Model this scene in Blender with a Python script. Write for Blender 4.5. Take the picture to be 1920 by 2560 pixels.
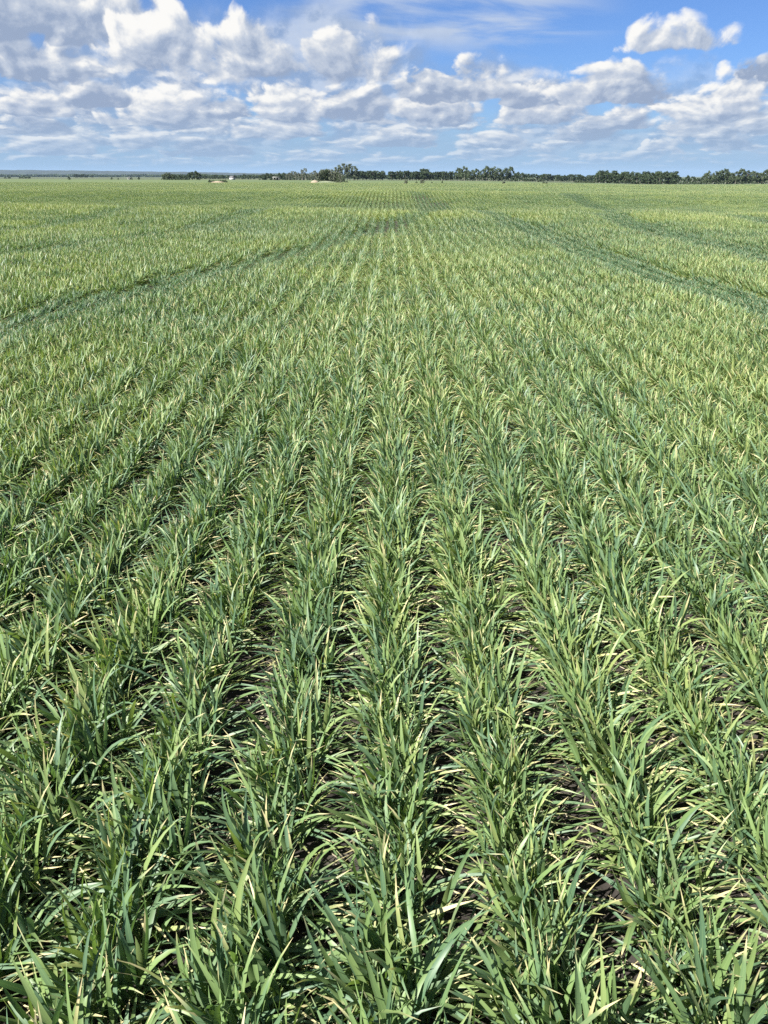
import bpy, math, random
import numpy as np

# ------------------------------------------------------------------ camera, sky, sun, exposure
R = math.radians
scene = bpy.context.scene
for o in list(bpy.data.objects):
    bpy.data.objects.remove(o)
COL = scene.collection
rng = np.random.default_rng(7)
random.seed(7)

EYE = 1.6
PITCH = R(24.5)
YAW = R(0.46)
cam = bpy.data.cameras.new('camera')
cam_o = bpy.data.objects.new('camera', cam)
COL.objects.link(cam_o)
cam.sensor_fit = 'VERTICAL'
cam.sensor_height = 36.0
cam.lens = 26.0
cam.clip_start = 0.05
cam.clip_end = 60000
cam_o.location = (0, 0, EYE)
cam_o.rotation_euler = (R(90) - PITCH, 0, YAW)
scene.camera = cam_o

EXPOSURE = 1.8
scene.view_settings.view_transform = 'Standard'
scene.view_settings.look = 'None'
scene.view_settings.exposure = EXPOSURE
scene.view_settings.gamma = 1.0
scene.view_settings.use_curve_mapping = False
scene.cycles.max_bounces = 6
scene.cycles.diffuse_bounces = 2
scene.cycles.glossy_bounces = 2
scene.cycles.transmission_bounces = 3
scene.cycles.volume_bounces = 0
scene.cycles.transparent_max_bounces = 6
scene.cycles.caustics_reflective = False
scene.cycles.caustics_refractive = False
scene.cycles.use_denoising = False

SUN_EL = R(48)
SUN_AZ = R(-122)            # clockwise from +Y (the row direction); the sun stands to the left, a little behind
sun_dir = (math.cos(SUN_EL) * math.sin(SUN_AZ), math.cos(SUN_EL) * math.cos(SUN_AZ), math.sin(SUN_EL))
sun = bpy.data.lights.new('sun', 'SUN')
sun.energy = 5.0
sun.angle = R(0.5)
sun.color = (1.0, 0.955, 0.88)
sun_o = bpy.data.objects.new('sun', sun)
COL.objects.link(sun_o)
from mathutils import Vector
sun_o.rotation_euler = Vector(sun_dir).to_track_quat('Z', 'Y').to_euler()
sun_o.location = (-30, -10, 40)


class NT:
    """small helper for node trees"""
    def __init__(self, tree):
        self.t = tree
    def n(self, kind, **kw):
        nd = self.t.nodes.new(kind)
        for k, v in kw.items():
            setattr(nd, k, v)
        return nd
    def put(self, sock, v):
        if isinstance(v, bpy.types.NodeSocket):
            self.t.links.new(v, sock)
        elif v is not None:
            sock.default_value = v
    def m(self, op, a, b=None, c=None, clamp=False):
        nd = self.n('ShaderNodeMath', operation=op, use_clamp=clamp)
        self.put(nd.inputs[0], a); self.put(nd.inputs[1], b); self.put(nd.inputs[2], c)
        return nd.outputs[0]
    def ss(self, x, lo, hi, a=0.0, b=1.0):
        nd = self.n('ShaderNodeMapRange', interpolation_type='SMOOTHSTEP')
        self.put(nd.inputs[0], x); self.put(nd.inputs[1], lo); self.put(nd.inputs[2], hi)
        self.put(nd.inputs[3], a); self.put(nd.inputs[4], b)
        return nd.outputs[0]
    def lin(self, x, lo, hi, a=0.0, b=1.0):
        nd = self.n('ShaderNodeMapRange')
        self.put(nd.inputs[0], x); self.put(nd.inputs[1], lo); self.put(nd.inputs[2], hi)
        self.put(nd.inputs[3], a); self.put(nd.inputs[4], b)
        return nd.outputs[0]
    def xyz(self, x, y, z=0.0):
        nd = self.n('ShaderNodeCombineXYZ')
        self.put(nd.inputs[0], x); self.put(nd.inputs[1], y); self.put(nd.inputs[2], z)
        return nd.outputs[0]
    def noise(self, v, scale, detail=4, rough=0.5, dist=0.0, dims='3D', color=False, lac=2.0):
        nd = self.n('ShaderNodeTexNoise', noise_dimensions=dims)
        self.put(nd.inputs['Vector'], v)
        nd.inputs['Scale'].default_value = scale
        nd.inputs['Detail'].default_value = detail
        nd.inputs['Roughness'].default_value = rough
        nd.inputs['Lacunarity'].default_value = lac
        nd.inputs['Distortion'].default_value = dist
        return nd.outputs['Color' if color else 'Fac']
    def mix(self, f, a, b, mode='MIX'):
        nd = self.n('ShaderNodeMixRGB', blend_type=mode)
        self.put(nd.inputs[0], f)
        for s, v in ((nd.inputs[1], a), (nd.inputs[2], b)):
            if isinstance(v, tuple) and len(v) == 3:
                v = (*v, 1.0)
            self.put(s, v)
        return nd.outputs[0]


WORLD_STRENGTH = 0.05
def srgb(r, g, b):
    f = lambda c: (c / 255 / 12.92) if c < 10.3 else ((c / 255 + 0.055) / 1.055) ** 2.4
    return tuple(f(c) for c in (r, g, b))
def sky_col(r, g, b, k=1.0):
    s = k / (2 ** EXPOSURE * WORLD_STRENGTH)
    return tuple(c * s for c in srgb(r, g, b))

world = bpy.data.worlds.new('World')
scene.world = world
world.use_nodes = True
wt = world.node_tree
wt.nodes.clear()
W = NT(wt)
out = W.n('ShaderNodeOutputWorld')
sky = W.n('ShaderNodeTexSky', sky_type='NISHITA')
sky.sun_disc = False
sky.sun_elevation = SUN_EL
sky.sun_rotation = SUN_AZ
sky.altitude = 600
sky.air_density = 1.0
sky.dust_density = 0.6
sky.ozone_density = 2.0
tc = W.n('ShaderNodeTexCoord')
sp = W.n('ShaderNodeSeparateXYZ')
wt.links.new(tc.outputs['Generated'], sp.inputs[0])
dx_, dy_, dz_ = sp.outputs
az = W.m('MULTIPLY', W.m('ARCTAN2', dx_, dy_), 180 / math.pi)
el = W.m('MULTIPLY', W.m('ARCSINE', dz_), 180 / math.pi)
base_sky = W.mix(1.0, sky.outputs[0], (0.355, 0.495, 0.765), 'MULTIPLY')

# cumulus field low over the horizon: (azimuth, base elevation, top elevation, half width, brightness, shade on the lee side), in degrees
CLOUDS = [
 (-12.5, 1.13, 2.27, 3.2, 0.40, 0.10), (18.3, 1.19, 2.20, 1.5, 0.85, 0.20), (-22.4, 1.16, 2.55, 3.1, 0.75, 0.20),
 (22.1, 1.39, 2.49, 2.4, 0.60, 0.20), (7.4, 1.64, 2.79, 2.3, 0.75, 0.20), (-17.2, 1.58, 3.10, 1.9, 0.80, 0.30),
 (0.8, 1.75, 2.99, 2.9, 0.60, 0.20), (13.3, 2.09, 3.33, 2.3, 0.60, 0.20), (-23.1, 2.26, 3.43, 2.2, 0.50, 0.10),
 (-7.6, 2.23, 3.76, 3.0, 0.80, 0.20), (15.0, 2.59, 4.34, 2.8, 0.60, 0.20), (3.2, 2.98, 5.03, 3.9, 0.75, 0.30),
 (9.8, 3.08, 4.78, 3.4, 0.75, 0.20), (-2.5, 3.42, 5.79, 2.8, 0.50, 0.20), (-11.4, 3.36, 4.89, 2.2, 0.40, 0.10),
 (21.3, 2.15, 6.08, 3.8, 0.85, 0.50), (-7.0, 3.21, 5.80, 3.2, 0.85, 0.35), (-14.8, 2.73, 5.73, 3.8, 0.85, 0.30),
 (-22.7, 3.35, 5.05, 2.3, 0.75, 0.20), (-19.3, 3.92, 5.49, 2.2, 0.50, 0.20), (9.4, 4.08, 6.16, 2.4, 0.60, 0.20),
 (4.8, 4.48, 7.17, 4.1, 0.60, 0.20), (14.5, 4.19, 6.75, 4.0, 0.70, 0.60), (24.6, 5.12, 6.80, 2.6, 0.40, -0.20),
 (-22.5, 5.30, 8.20, 4.4, 0.55, -0.25), (-20.0, 7.20, 11.4, 6.6, 0.60, -0.20), (-2.8, 5.67, 9.30, 3.6, 0.70, 0.30),
 (-12.4, 5.66, 9.95, 7.5, 0.85, 0.35), (18.3, 6.98, 9.0, 3.9, 0.98, 0.15),
]
# the field repeats every 60 degrees of azimuth right round the horizon
azw = W.m('SUBTRACT', W.m('FLOORED_MODULO', W.m('ADD', az, 30.0), 60.0), 30.0)
lel = W.m('MULTIPLY', W.m('LOGARITHM', W.m('ADD', W.m('MAXIMUM', el, -1.0), 1.6), math.e), 4.6)
p2 = W.xyz(W.m('MULTIPLY', az, 0.40), lel, 0.0)
off = W.n('ShaderNodeVectorMath', operation='ADD')
wt.links.new(p2, off.inputs[0]); off.inputs[1].default_value = (-0.20, 0.26, 0.0)
p2s = off.outputs[0]
n_big = W.noise(p2, 0.70, 8.0, 0.54, 0.35, '2D')
n_fine = W.noise(p2, 2.3, 6.0, 0.58, 0.2, '2D')
n_bigs = W.noise(p2s, 0.70, 5.0, 0.46, 0.35, '2D')
n_fines = W.noise(p2s, 2.3, 4.0, 0.50, 0.2, '2D')
def billow(p, nz):
    wv = W.n('ShaderNodeVectorMath', operation='ADD')
    wt.links.new(p, wv.inputs[0])
    W.put(wv.inputs[1], W.xyz(W.m('MULTIPLY', nz, 0.9), W.m('MULTIPLY', nz, -0.7), 0.0))
    vo = W.n('ShaderNodeTexVoronoi', voronoi_dimensions='2D', feature='SMOOTH_F1')
    wt.links.new(wv.outputs[0], vo.inputs['Vector'])
    vo.inputs['Scale'].default_value = 0.95
    vo.inputs['Detail'].default_value = 1.5
    vo.inputs['Roughness'].default_value = 0.45
    vo.inputs['Smoothness'].default_value = 0.35
    return W.m('SUBTRACT', 1.0, vo.outputs['Distance'])
bil = billow(p2, n_big)
bils = billow(p2s, n_bigs)
relief = W.m('ADD', W.m('MULTIPLY', W.m('SUBTRACT', n_big, n_bigs), 2.1),
             W.m('MULTIPLY', W.m('SUBTRACT', n_fine, n_fines), 0.70))
relief = W.m('ADD', relief, W.m('MULTIPLY', W.m('SUBTRACT', bil, bils), 0.40))
puff = W.m('ADD', W.m('MULTIPLY', W.m('SUBTRACT', n_big, 0.5), 3.0), W.m('MULTIPLY', W.m('SUBTRACT', n_fine, 0.5), 0.9))
puff = W.m('ADD', puff, W.m('MULTIPLY', W.m('SUBTRACT', bil, 0.6), 1.1))
warp = W.m('MULTIPLY', W.m('SUBTRACT', n_fine, 0.5), 0.9)
azd = W.m('ADD', azw, W.m('MULTIPLY', W.m('SUBTRACT', n_big, 0.5), 3.0))
eld = W.m('ADD', el, W.m('MULTIPLY', warp, 0.35))

LIT = sky_col(252, 251, 248, 1.0)
MID = sky_col(190, 201, 219)
DARK = sky_col(154, 171, 199)
HAZE = sky_col(158, 190, 222)

def cloud_colour(shade):
    a = W.mix(W.ss(shade, 0.0, 0.5), DARK, MID)
    return W.mix(W.ss(shade, 0.40, 1.10), a, LIT)

# hazy blue towards the horizon
horizon = W.ss(el, 0.0, 5.5, 0.80, 0.0)
c = W.mix(horizon, base_sky, HAZE)
# high thin veil of cirrus
pv = W.xyz(W.m('ADD', W.m('MULTIPLY', az, 0.16), W.m('MULTIPLY', el, 0.25)), W.m('MULTIPLY', el, 0.9), 3.7)
veil_n = W.noise(pv, 0.7, 5.0, 0.50, 0.4)
veil_m = W.m('MULTIPLY', W.ss(W.m('ABSOLUTE', W.m('SUBTRACT', azw, 3.0)), 4.0, 13.0, 1.0, 0.0), W.ss(el, 6.6, 8.8))
veil = W.m('MULTIPLY', W.ss(W.m('ADD', veil_n, W.m('MULTIPLY', veil_m, 0.16)), 0.46, 0.70), veil_m)
c = W.mix(W.m('MULTIPLY', veil, 0.85), c, sky_col(205, 216, 232))
# soft grey-blue deck of merged cloud behind the nearer cumulus
deck_n = W.noise(p2, 0.33, 5.0, 0.52, 0.2, '2D')
deck_e = W.m('ADD', el, W.m('MULTIPLY', W.m('SUBTRACT', n_big, 0.5), 4.0))
deck_top = W.ss(azw, 0.0, 12.0, 9.5, 5.6)
deck_m = W.m('MULTIPLY', W.ss(el, 0.6, 2.6), W.ss(W.m('SUBTRACT', deck_e, deck_top), -1.6, 1.0, 1.0, 0.0))
deck_a = W.m('MULTIPLY', W.ss(deck_n, 0.30, 0.52), deck_m)
c = W.mix(W.m('MULTIPLY', deck_a, 0.80), c, W.mix(W.ss(W.m('MULTIPLY_ADD', relief, 0.8, deck_n), 0.35, 0.75), sky_col(150, 172, 205), sky_col(204, 215, 232)))
# far rows of small flattened cumulus near the horizon
pl = W.xyz(W.m('MULTIPLY', az, 0.36), W.m('MULTIPLY', lel, 0.92), 9.0)
nl = W.noise(pl, 0.95, 6.0, 0.56, 0.3)
offl = W.n('ShaderNodeVectorMath', operation='ADD')
wt.links.new(pl, offl.inputs[0]); offl.inputs[1].default_value = (-0.10, 0.22, 0.0)
nls = W.noise(offl.outputs[0], 0.95, 5.0, 0.52, 0.3)
low_m = W.m('MULTIPLY', W.ss(el, 0.15, 1.3), W.ss(W.m('ADD', el, W.m('MULTIPLY', W.m('SUBTRACT', n_big, 0.5), 3.0)), 5.0, 6.8, 1.0, 0.0))
low_a = W.m('MULTIPLY', W.ss(nl, 0.45, 0.60), low_m)
low_s = W.m('ADD', 0.46, W.m('MULTIPLY', W.m('SUBTRACT', nl, nls), 5.0))
c = W.mix(W.m('MULTIPLY', low_a, 0.85), c, cloud_colour(low_s))
for (a0, eb, et, hw, lit, lee) in CLOUDS:
    h = et - eb
    e0 = eb + 0.22 * h
    u = W.m('MULTIPLY', W.m('SUBTRACT', azd, a0), 0.93 / hw)
    v = W.m('SUBTRACT', eld, e0)
    vu = W.m('MULTIPLY', v, 1 / (0.80 * h))
    vd = W.m('MULTIPLY', v, -1 / (0.26 * h))
    vv = W.m('MAXIMUM', vu, vd)
    r2 = W.m('ADD', W.m('MULTIPLY', u, u), W.m('MULTIPLY', vv, vv))
    amp = 0.95 if a0 == 18.3 else (0.75 if h > 1.6 else 0.55)
    F = W.m('MULTIPLY_ADD', puff, amp, W.m('SUBTRACT', 1.10, r2))
    alpha = W.ss(F, 0.0, 0.75 if a0 == 18.3 and h > 1.5 else 0.42)
    s = W.m('MULTIPLY_ADD', W.m('MINIMUM', vu, 0.9), 0.62, lit * 0.92 - 0.33)
    s = W.m('MULTIPLY_ADD', u, -lee * 0.55, s)
    s = W.m('ADD', s, relief)
    c = W.mix(alpha, c, cloud_colour(s))
# air light in front of the farthest clouds
c = W.mix(W.ss(el, 0.2, 4.5, 0.62, 0.0), c, HAZE)
bg_low = W.n('ShaderNodeBackground')
W.put(bg_low.inputs[0], c); bg_low.inputs[1].default_value = WORLD_STRENGTH
# the sky overhead: the same scattered cumulus seen from below
inv = W.m('DIVIDE', 1.0, W.m('MAXIMUM', dz_, 0.12))
ph = W.xyz(W.m('MULTIPLY', dx_, inv), W.m('MULTIPLY', dy_, inv), 0.0)
nh = W.noise(ph, 0.85, 6.0, 0.55, 0.2)
ch = W.mix(W.ss(nh, 0.50, 0.62), base_sky, W.mix(W.ss(nh, 0.56, 0.75), LIT, MID))
bg_high = W.n('ShaderNodeBackground')
W.put(bg_high.inputs[0], ch); bg_high.inputs[1].default_value = WORLD_STRENGTH
mixs = W.n('ShaderNodeMixShader')
W.put(mixs.inputs[0], W.ss(el, 11.5, 14.0))
wt.links.new(bg_low.outputs[0], mixs.inputs[1])
wt.links.new(bg_high.outputs[0], mixs.inputs[2])
wt.links.new(mixs.outputs[0], out.inputs[0])
world.cycles.sampling_method = 'NONE'
#==SKYEND==
# ------------------------------------------------------------------ helpers
def link(o, parent=None):
    COL.objects.link(o)
    if parent is not None:
        o.parent = parent
    return o

def tag(o, label=None, category=None, group=None, kind=None):
    if label: o['label'] = label
    if category: o['category'] = category
    if group: o['group'] = group
    if kind: o['kind'] = kind
    return o

def mesh_np(name, V, F, mats=(), attrs=None, smooth=False):
    """V (n,3) array, F list/array of faces"""
    me = bpy.data.meshes.new(name)
    V = np.asarray(V, dtype=np.float32)
    F = np.asarray(F, dtype=np.int32)
    k = F.shape[1]
    me.vertices.add(len(V)); me.vertices.foreach_set('co', V.ravel())
    me.loops.add(F.size); me.loops.foreach_set('vertex_index', F.ravel())
    me.polygons.add(len(F))
    me.polygons.foreach_set('loop_start', np.arange(0, F.size, k, dtype=np.int32))
    if smooth:
        me.polygons.foreach_set('use_smooth', np.ones(len(F), dtype=bool))
    for m in mats:
        me.materials.append(m)
    for an, av in (attrs or {}).items():
        a = me.attributes.new(an, 'FLOAT', 'POINT')
        a.data.foreach_set('value', np.asarray(av, dtype=np.float32))
    me.update(calc_edges=True)
    return me

def sstep(x, a, b):
    t = np.clip((np.asarray(x, float) - a) / (b - a), 0, 1)
    return t * t * (3 - 2 * t)

def vnoise(x, y, seed=0):
    """smooth value noise in numpy, 0..1"""
    x = np.asarray(x, float); y = np.asarray(y, float)
    xi = np.floor(x).astype(np.int64); yi = np.floor(y).astype(np.int64)
    fx = x - xi; fy = y - yi
    fx = fx * fx * (3 - 2 * fx); fy = fy * fy * (3 - 2 * fy)
    def h(a, b):
        n = (a * 374761393 + b * 668265263 + seed * 974634777) & 0x7fffffff
        n = ((n ^ (n >> 13)) * 1274126177) & 0x7fffffff
        return ((n ^ (n >> 16)) & 0xffff) / 65535.0
    return (h(xi, yi) * (1 - fx) + h(xi + 1, yi) * fx) * (1 - fy) + (h(xi, yi + 1) * (1 - fx) + h(xi + 1, yi + 1) * fx) * fy

def fbm(x, y, seed=0, oct=4):
    s = 0; a = 0.5; t = 0
    for k in range(oct):
        s = s + a * vnoise(x * 2 ** k, y * 2 ** k, seed + k); t += a; a *= 0.5
    return s / t

# ------------------------------------------------------------------ terrain
_TY = np.array([-9000, -20, 22, 31.5, 43, 54, 73, 94, 130, 250, 450, 600, 900, 2000, 4500, 10000.0])
_TZ = np.array([-9, 0, 0.0, 0.20, -0.62, -0.55, 0.02, -0.45, -0.42, -0.9, -1.6, -2.3, -3.6, -6.0, -9.0, -13.0])
def terrain(x, y):
    x = np.asarray(x, float); y = np.asarray(y, float)
    sh = np.clip(x, -60, 60) * 0.27 * (1 - sstep(y, 110, 220))
    yy = y + sh
    i = np.clip(np.searchsorted(_TY, yy) - 1, 0, len(_TY) - 2)
    t = (yy - _TY[i]) / (_TY[i + 1] - _TY[i])
    ts = t * t * (3 - 2 * t)
    t = np.where(yy < 130, ts, t)
    z = _TZ[i] * (1 - t) + _TZ[i + 1] * t
    ramp = sstep(y, 60, 620)
    bearing = x / np.maximum(y, 1.0)
    fall = np.interp(bearing, [0, .1, .16, .26, .31, .4, .46, .6], [0, .25, .6, 1.6, 2.4, 2.3, 2.1, 2.1])
    z = z - fall * (np.clip(y, 0, 720) / 545) ** 2 - np.clip(x, -400, 0) * 0.0030 * ramp
    und = (fbm(x / 13.0, y / 9.0, 11, 3) - 0.5) * 0.22 * sstep(y, 10, 35) * (1 - 0.5 * sstep(y, 300, 600))
    und = und + (fbm(x / 45.0, y / 22.0, 5, 2) - 0.5) * 0.34 * sstep(y, 40, 120) * (1 - sstep(y, 450, 700))
    return z + und

ROW = 0.31
ROW0 = 0.04
def row_wobble(y):
    return 0.03 * (vnoise(np.asarray(y) / 2.3, np.zeros_like(np.asarray(y, float)), 3) - 0.5)

# wheel tracks and thin spots where the crop lies low
TRACKS = [
    ([(-5.6, 2.0), (-4.2, 8.0), (-3.1, 12.5), (-1.95, 16.8), (2.2, 35.3), (6.0, 52.0)], 0.26, 0.85),
    ([(5.2, 4.0), (4.66, 9.6), (4.37, 13.0), (4.2, 18.0), (3.8, 36.0), (3.5, 60.0)], 0.26, 0.70),
    ([(7.45, 10.0), (7.5, 16.0), (7.55, 22.0), (8.0, 29.0), (9.0, 50.0)], 0.28, 0.65),
    ([(-8.2, 15.0), (-6.7, 20.5), (-6.2, 23.0), (-5.6, 30.0), (-6.2, 42.0)], 0.26, 0.55),
    ([(2.4, 44.0), (2.5, 52.0), (2.6, 60.0), (2.2, 72.0)], 0.3, 0.4),
    ([(-16.0, 38.0), (-9.5, 44.0), (-4.0, 55.0)], 0.5, 0.5),
    ([(12.0, 24.0), (13.0, 40.0), (15.0, 70.0)], 0.3, 0.55),
    ([(-11.5, 17.0), (-11.0, 26.0), (-12.0, 40.0)], 0.3, 0.5),
]
def track(x, y):
    x = np.asarray(x, float); y = np.asarray(y, float)
    f = np.zeros_like(x)
    jit = (vnoise(x / 0.8, y / 0.8, 21) - 0.5) * 0.22
    for pts, w, depth in TRACKS:
        d = np.full_like(x, 1e9)
        for (x0, y0), (x1, y1) in zip(pts[:-1], pts[1:]):
            ex, ey = x1 - x0, y1 - y0
            t = np.clip(((x - x0) * ex + (y - y0) * ey) / (ex * ex + ey * ey), 0, 1)
            d = np.minimum(d, np.hypot(x - x0 - t * ex, y - y0 - t * ey))
        w = w * 2.2; depth = min(1.0, depth * 1.35)
        f = np.maximum(f, depth * (0.75 + 0.5 * vnoise(y / 2.5, x * 0, 31)) * (1 - sstep(d + jit, w * 0.55, w * 1.35)))
    return np.clip(f, 0, 0.9)

# ------------------------------------------------------------------ materials
def new_mat(name):
    m = bpy.data.materials.new(name)
    m.use_nodes = True
    nt = m.node_tree
    nt.nodes.clear()
    N = NT(nt)
    o = N.n('ShaderNodeOutputMaterial')
    return m, N, o

def attr(N, name, kind='GEOMETRY'):
    a = N.n('ShaderNodeAttribute', attribute_name=name)
    a.attribute_type = kind
    return a.outputs['Fac']

def leaf_material():
    m, N, o = new_mat('wheat_leaf')
    age = attr(N, 'age'); t = attr(N, 't'); rnd = attr(N, 'rnd'); w = attr(N, 'across')
    oi = N.n('ShaderNodeObjectInfo')
    r = N.m('FRACT', N.m('ADD', rnd, oi.outputs['Random']))
    r2 = N.m('FRACT', N.m('MULTIPLY', r, 7.31))
    geo = N.n('ShaderNodeNewGeometry')
    patch = N.noise(geo.outputs['Position'], 0.55, 2.0, 0.5)
    patch2 = N.noise(geo.outputs['Position'], 0.10, 2.0, 0.5)
    blue = (0.076, 0.140, 0.077)
    mid = (0.130, 0.202, 0.072)
    yel = (0.248, 0.290, 0.100)
    dry_shade = attr(N, 'dry', 'INSTANCER')  # crop dryness, lowered along wheel tracks to paint in their shade
    pr = N.m('ADD', N.m('ADD', N.m('MULTIPLY_ADD', r, 0.78, -0.02), dry_shade), N.m('ADD', N.m('MULTIPLY', N.m('SUBTRACT', patch, 0.5), 1.1), N.m('MULTIPLY', N.m('SUBTRACT', patch2, 0.5), 0.8)))
    c = N.mix(N.ss(pr, 0.0, 0.42), blue, mid)
    c = N.mix(N.ss(pr, 0.42, 0.95), c, yel)
    # old leaves go yellow, tips dry out
    c = N.mix(N.ss(N.m('ADD', age, N.m('MULTIPLY', r2, 0.25)), 0.40, 1.0), c, (0.40, 0.385, 0.150))
    dry = N.ss(N.m('ADD', t, N.m('MULTIPLY', N.m('ADD', age, N.m('MULTIPLY', r2, 0.30)), 0.62)), 1.04, 1.26)
    c = N.mix(dry, c, (0.52, 0.45, 0.25))
    # fine lengthwise veins and a paler midrib
    vein = N.noise(N.xyz(N.m('MULTIPLY', w, 9.0), N.m('MULTIPLY', t, 2.0), r), 1.6, 2.0, 0.6)
    rib = N.ss(N.m('ABSOLUTE', w), 0.0, 0.16, 1.0, 0.0)
    c = N.mix(N.m('MULTIPLY', vein, 0.30), c, N.mix(1.0, c, (0.55, 0.62, 0.5), 'MULTIPLY'))
    c = N.mix(N.m('MULTIPLY', rib, 0.25), c, (0.22, 0.30, 0.12))
    b = N.n('ShaderNodeBsdfPrincipled')
    N.put(b.inputs['Base Color'], c)
    N.put(b.inputs['Roughness'], N.lin(r2, 0, 1, 0.45, 0.62))
    b.inputs['Specular IOR Level'].default_value = 0.45
    tr = N.n('ShaderNodeBsdfTranslucent')
    N.put(tr.inputs[0], N.mix(1.0, c, (1.25, 1.35, 0.55), 'MULTIPLY'))
    mx = N.n('ShaderNodeMixShader')
    mx.inputs[0].default_value = 0.30
    N.t.links.new(b.outputs[0], mx.inputs[1]); N.t.links.new(tr.outputs[0], mx.inputs[2])
    N.t.links.new(mx.outputs[0], o.inputs[0])
    return m

def simple_mat(name, c1, c2, scale=3.0, rough=0.85, transl=0.0, rand=0.0, spec=0.3):
    m, N, o = new_mat(name)
    geo = N.n('ShaderNodeNewGeometry')
    oi = N.n('ShaderNodeObjectInfo')
    n = N.noise(geo.outputs['Position'], scale, 4.0, 0.6)
    f = N.ss(n, 0.3, 0.7)
    if rand:
        f = N.m('ADD', N.m('MULTIPLY', f, 1 - rand), N.m('MULTIPLY', oi.outputs['Random'], rand))
    c = N.mix(f, c1, c2)
    b = N.n('ShaderNodeBsdfPrincipled')
    N.put(b.inputs['Base Color'], c)
    b.inputs['Roughness'].default_value = rough
    b.inputs['Specular IOR Level'].default_value = spec
    if transl:
        tr = N.n('ShaderNodeBsdfTranslucent')
        N.put(tr.inputs[0], c)
        mx = N.n('ShaderNodeMixShader'); mx.inputs[0].default_value = transl
        N.t.links.new(b.outputs[0], mx.inputs[1]); N.t.links.new(tr.outputs[0], mx.inputs[2])
        N.t.links.new(mx.outputs[0], o.inputs[0])
    else:
        N.t.links.new(b.outputs[0], o.inputs[0])
    return m

def ground_material():
    m, N, o = new_mat('field_ground')
    geo = N.n('ShaderNodeNewGeometry')
    P = geo.outputs['Position']
    sp = N.n('ShaderNodeSeparateXYZ'); N.t.links.new(P, sp.inputs[0])
    n1 = N.noise(P, 9.0, 6.0, 0.65)
    n2 = N.noise(P, 70.0, 4.0, 0.6)
    soil = N.mix(N.ss(n1, 0.3, 0.7), (0.016, 0.014, 0.0125), (0.042, 0.037, 0.032))
    soil = N.mix(N.ss(n2, 0.64, 0.78), soil, (0.10, 0.085, 0.064))
    # beyond the crop that can be told apart: the same green, too far to see leaves
    pst = N.xyz(N.m('MULTIPLY', sp.outputs[0], 0.012), N.m('MULTIPLY', sp.outputs[1], 0.030), 0)
    n3 = N.noise(pst, 1.0, 5.0, 0.6)
    crop = N.mix(N.ss(n3, 0.3, 0.7), (0.064, 0.090, 0.039), (0.083, 0.110, 0.048))
    # the lower land past the field: stubble, grass and other crops in wide strips
    n4 = N.noise(N.xyz(N.m('MULTIPLY', sp.outputs[0], 0.0016), N.m('MULTIPLY', sp.outputs[1], 0.0045), 4.0), 1.0, 3.0, 0.55)
    land = N.mix(N.ss(n4, 0.38, 0.62), (0.038, 0.057, 0.031), (0.077, 0.084, 0.048))
    far = N.ss(N.m('ADD', sp.outputs[1], N.m('MULTIPLY', N.m('SUBTRACT', n3, 0.5), 60.0)), 235.0, 262.0)
    vfar = N.ss(N.m('ADD', sp.outputs[1], N.m('MULTIPLY', N.m('SUBTRACT', n4, 0.5), 300.0)), 640.0, 760.0)
    c = N.mix(far, soil, crop)
    c = N.mix(vfar, c, land)
    b = N.n('ShaderNodeBsdfPrincipled')
    N.put(b.inputs['Base Color'], c)
    b.inputs['Roughness'].default_value = 0.95
    b.inputs['Specular IOR Level'].default_value = 0.15
    bump = N.n('ShaderNodeBump'); bump.inputs['Strength'].default_value = 0.6; bump.inputs['Distance'].default_value = 0.015
    N.put(bump.inputs['Height'], N.m('ADD', n1, N.m('MULTIPLY', n2, 0.4)))
    N.t.links.new(bump.outputs[0], b.inputs['Normal'])
    N.t.links.new(b.outputs[0], o.inputs[0])
    return m

M_LEAF = leaf_material()
M_GROUND = ground_material()
M_STEM = simple_mat('wheat_stem', (0.10, 0.16, 0.06), (0.20, 0.22, 0.09), 40, 0.6, 0.15)
M_STRAW = simple_mat('straw', (0.10, 0.085, 0.06), (0.34, 0.30, 0.22), 45, 0.9)
M_SAND = simple_mat('sand', (0.17, 0.14, 0.10), (0.23, 0.19, 0.14), 0.8, 0.95)
M_BARK = simple_mat('bark', (0.07, 0.06, 0.05), (0.16, 0.14, 0.12), 2.0, 0.9)
M_PALEBARK = simple_mat('pale_bark', (0.16, 0.15, 0.13), (0.28, 0.26, 0.23), 2.0, 0.8)

# ------------------------------------------------------------------ ground
def graded(a0, fine, n_fine, ratio, end):
    xs = [a0 + i * fine for i in range(n_fine + 1)]
    st = fine
    while xs[-1] < end:
        st *= ratio
        xs.append(xs[-1] + st)
    return xs

gx = graded(0, 0.035, 60, 1.055, 8200)
gx = np.array([-v for v in gx[:0:-1]] + gx)
gy = np.array(sorted([-30, -12, -5, -2.5, -1.2, -0.6, -0.2] + [0.1 + v for v in graded(0, 0.035, 110, 1.022, 8200)]))
GX, GY = np.meshgrid(gx, gy)
near = 1 - sstep(np.hypot(GX, GY), 5, 12)
rowphase = np.cos((GX - ROW0) / ROW * 2 * np.pi)
GZ = terrain(GX, GY) + near * (0.012 * rowphase + (fbm(GX / 0.10, GY / 0.10, 2, 3) - 0.5) * 0.05 + (vnoise(GX / 0.5, GY / 0.5, 8) - 0.5) * 0.03)
V = np.stack([GX, GY, GZ], -1).reshape(-1, 3)
nx, ny = len(gx), len(gy)
idx = np.arange(nx * ny).reshape(ny, nx)
F = np.stack([idx[:-1, :-1], idx[:-1, 1:], idx[1:, 1:], idx[1:, :-1]], -1).reshape(-1, 4)
ground = link(bpy.data.objects.new('ground', mesh_np('ground', V, F, [M_GROUND], smooth=True)))
tag(ground, 'dark soil of the wheat field running out to the horizon', 'ground', kind='structure')

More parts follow.
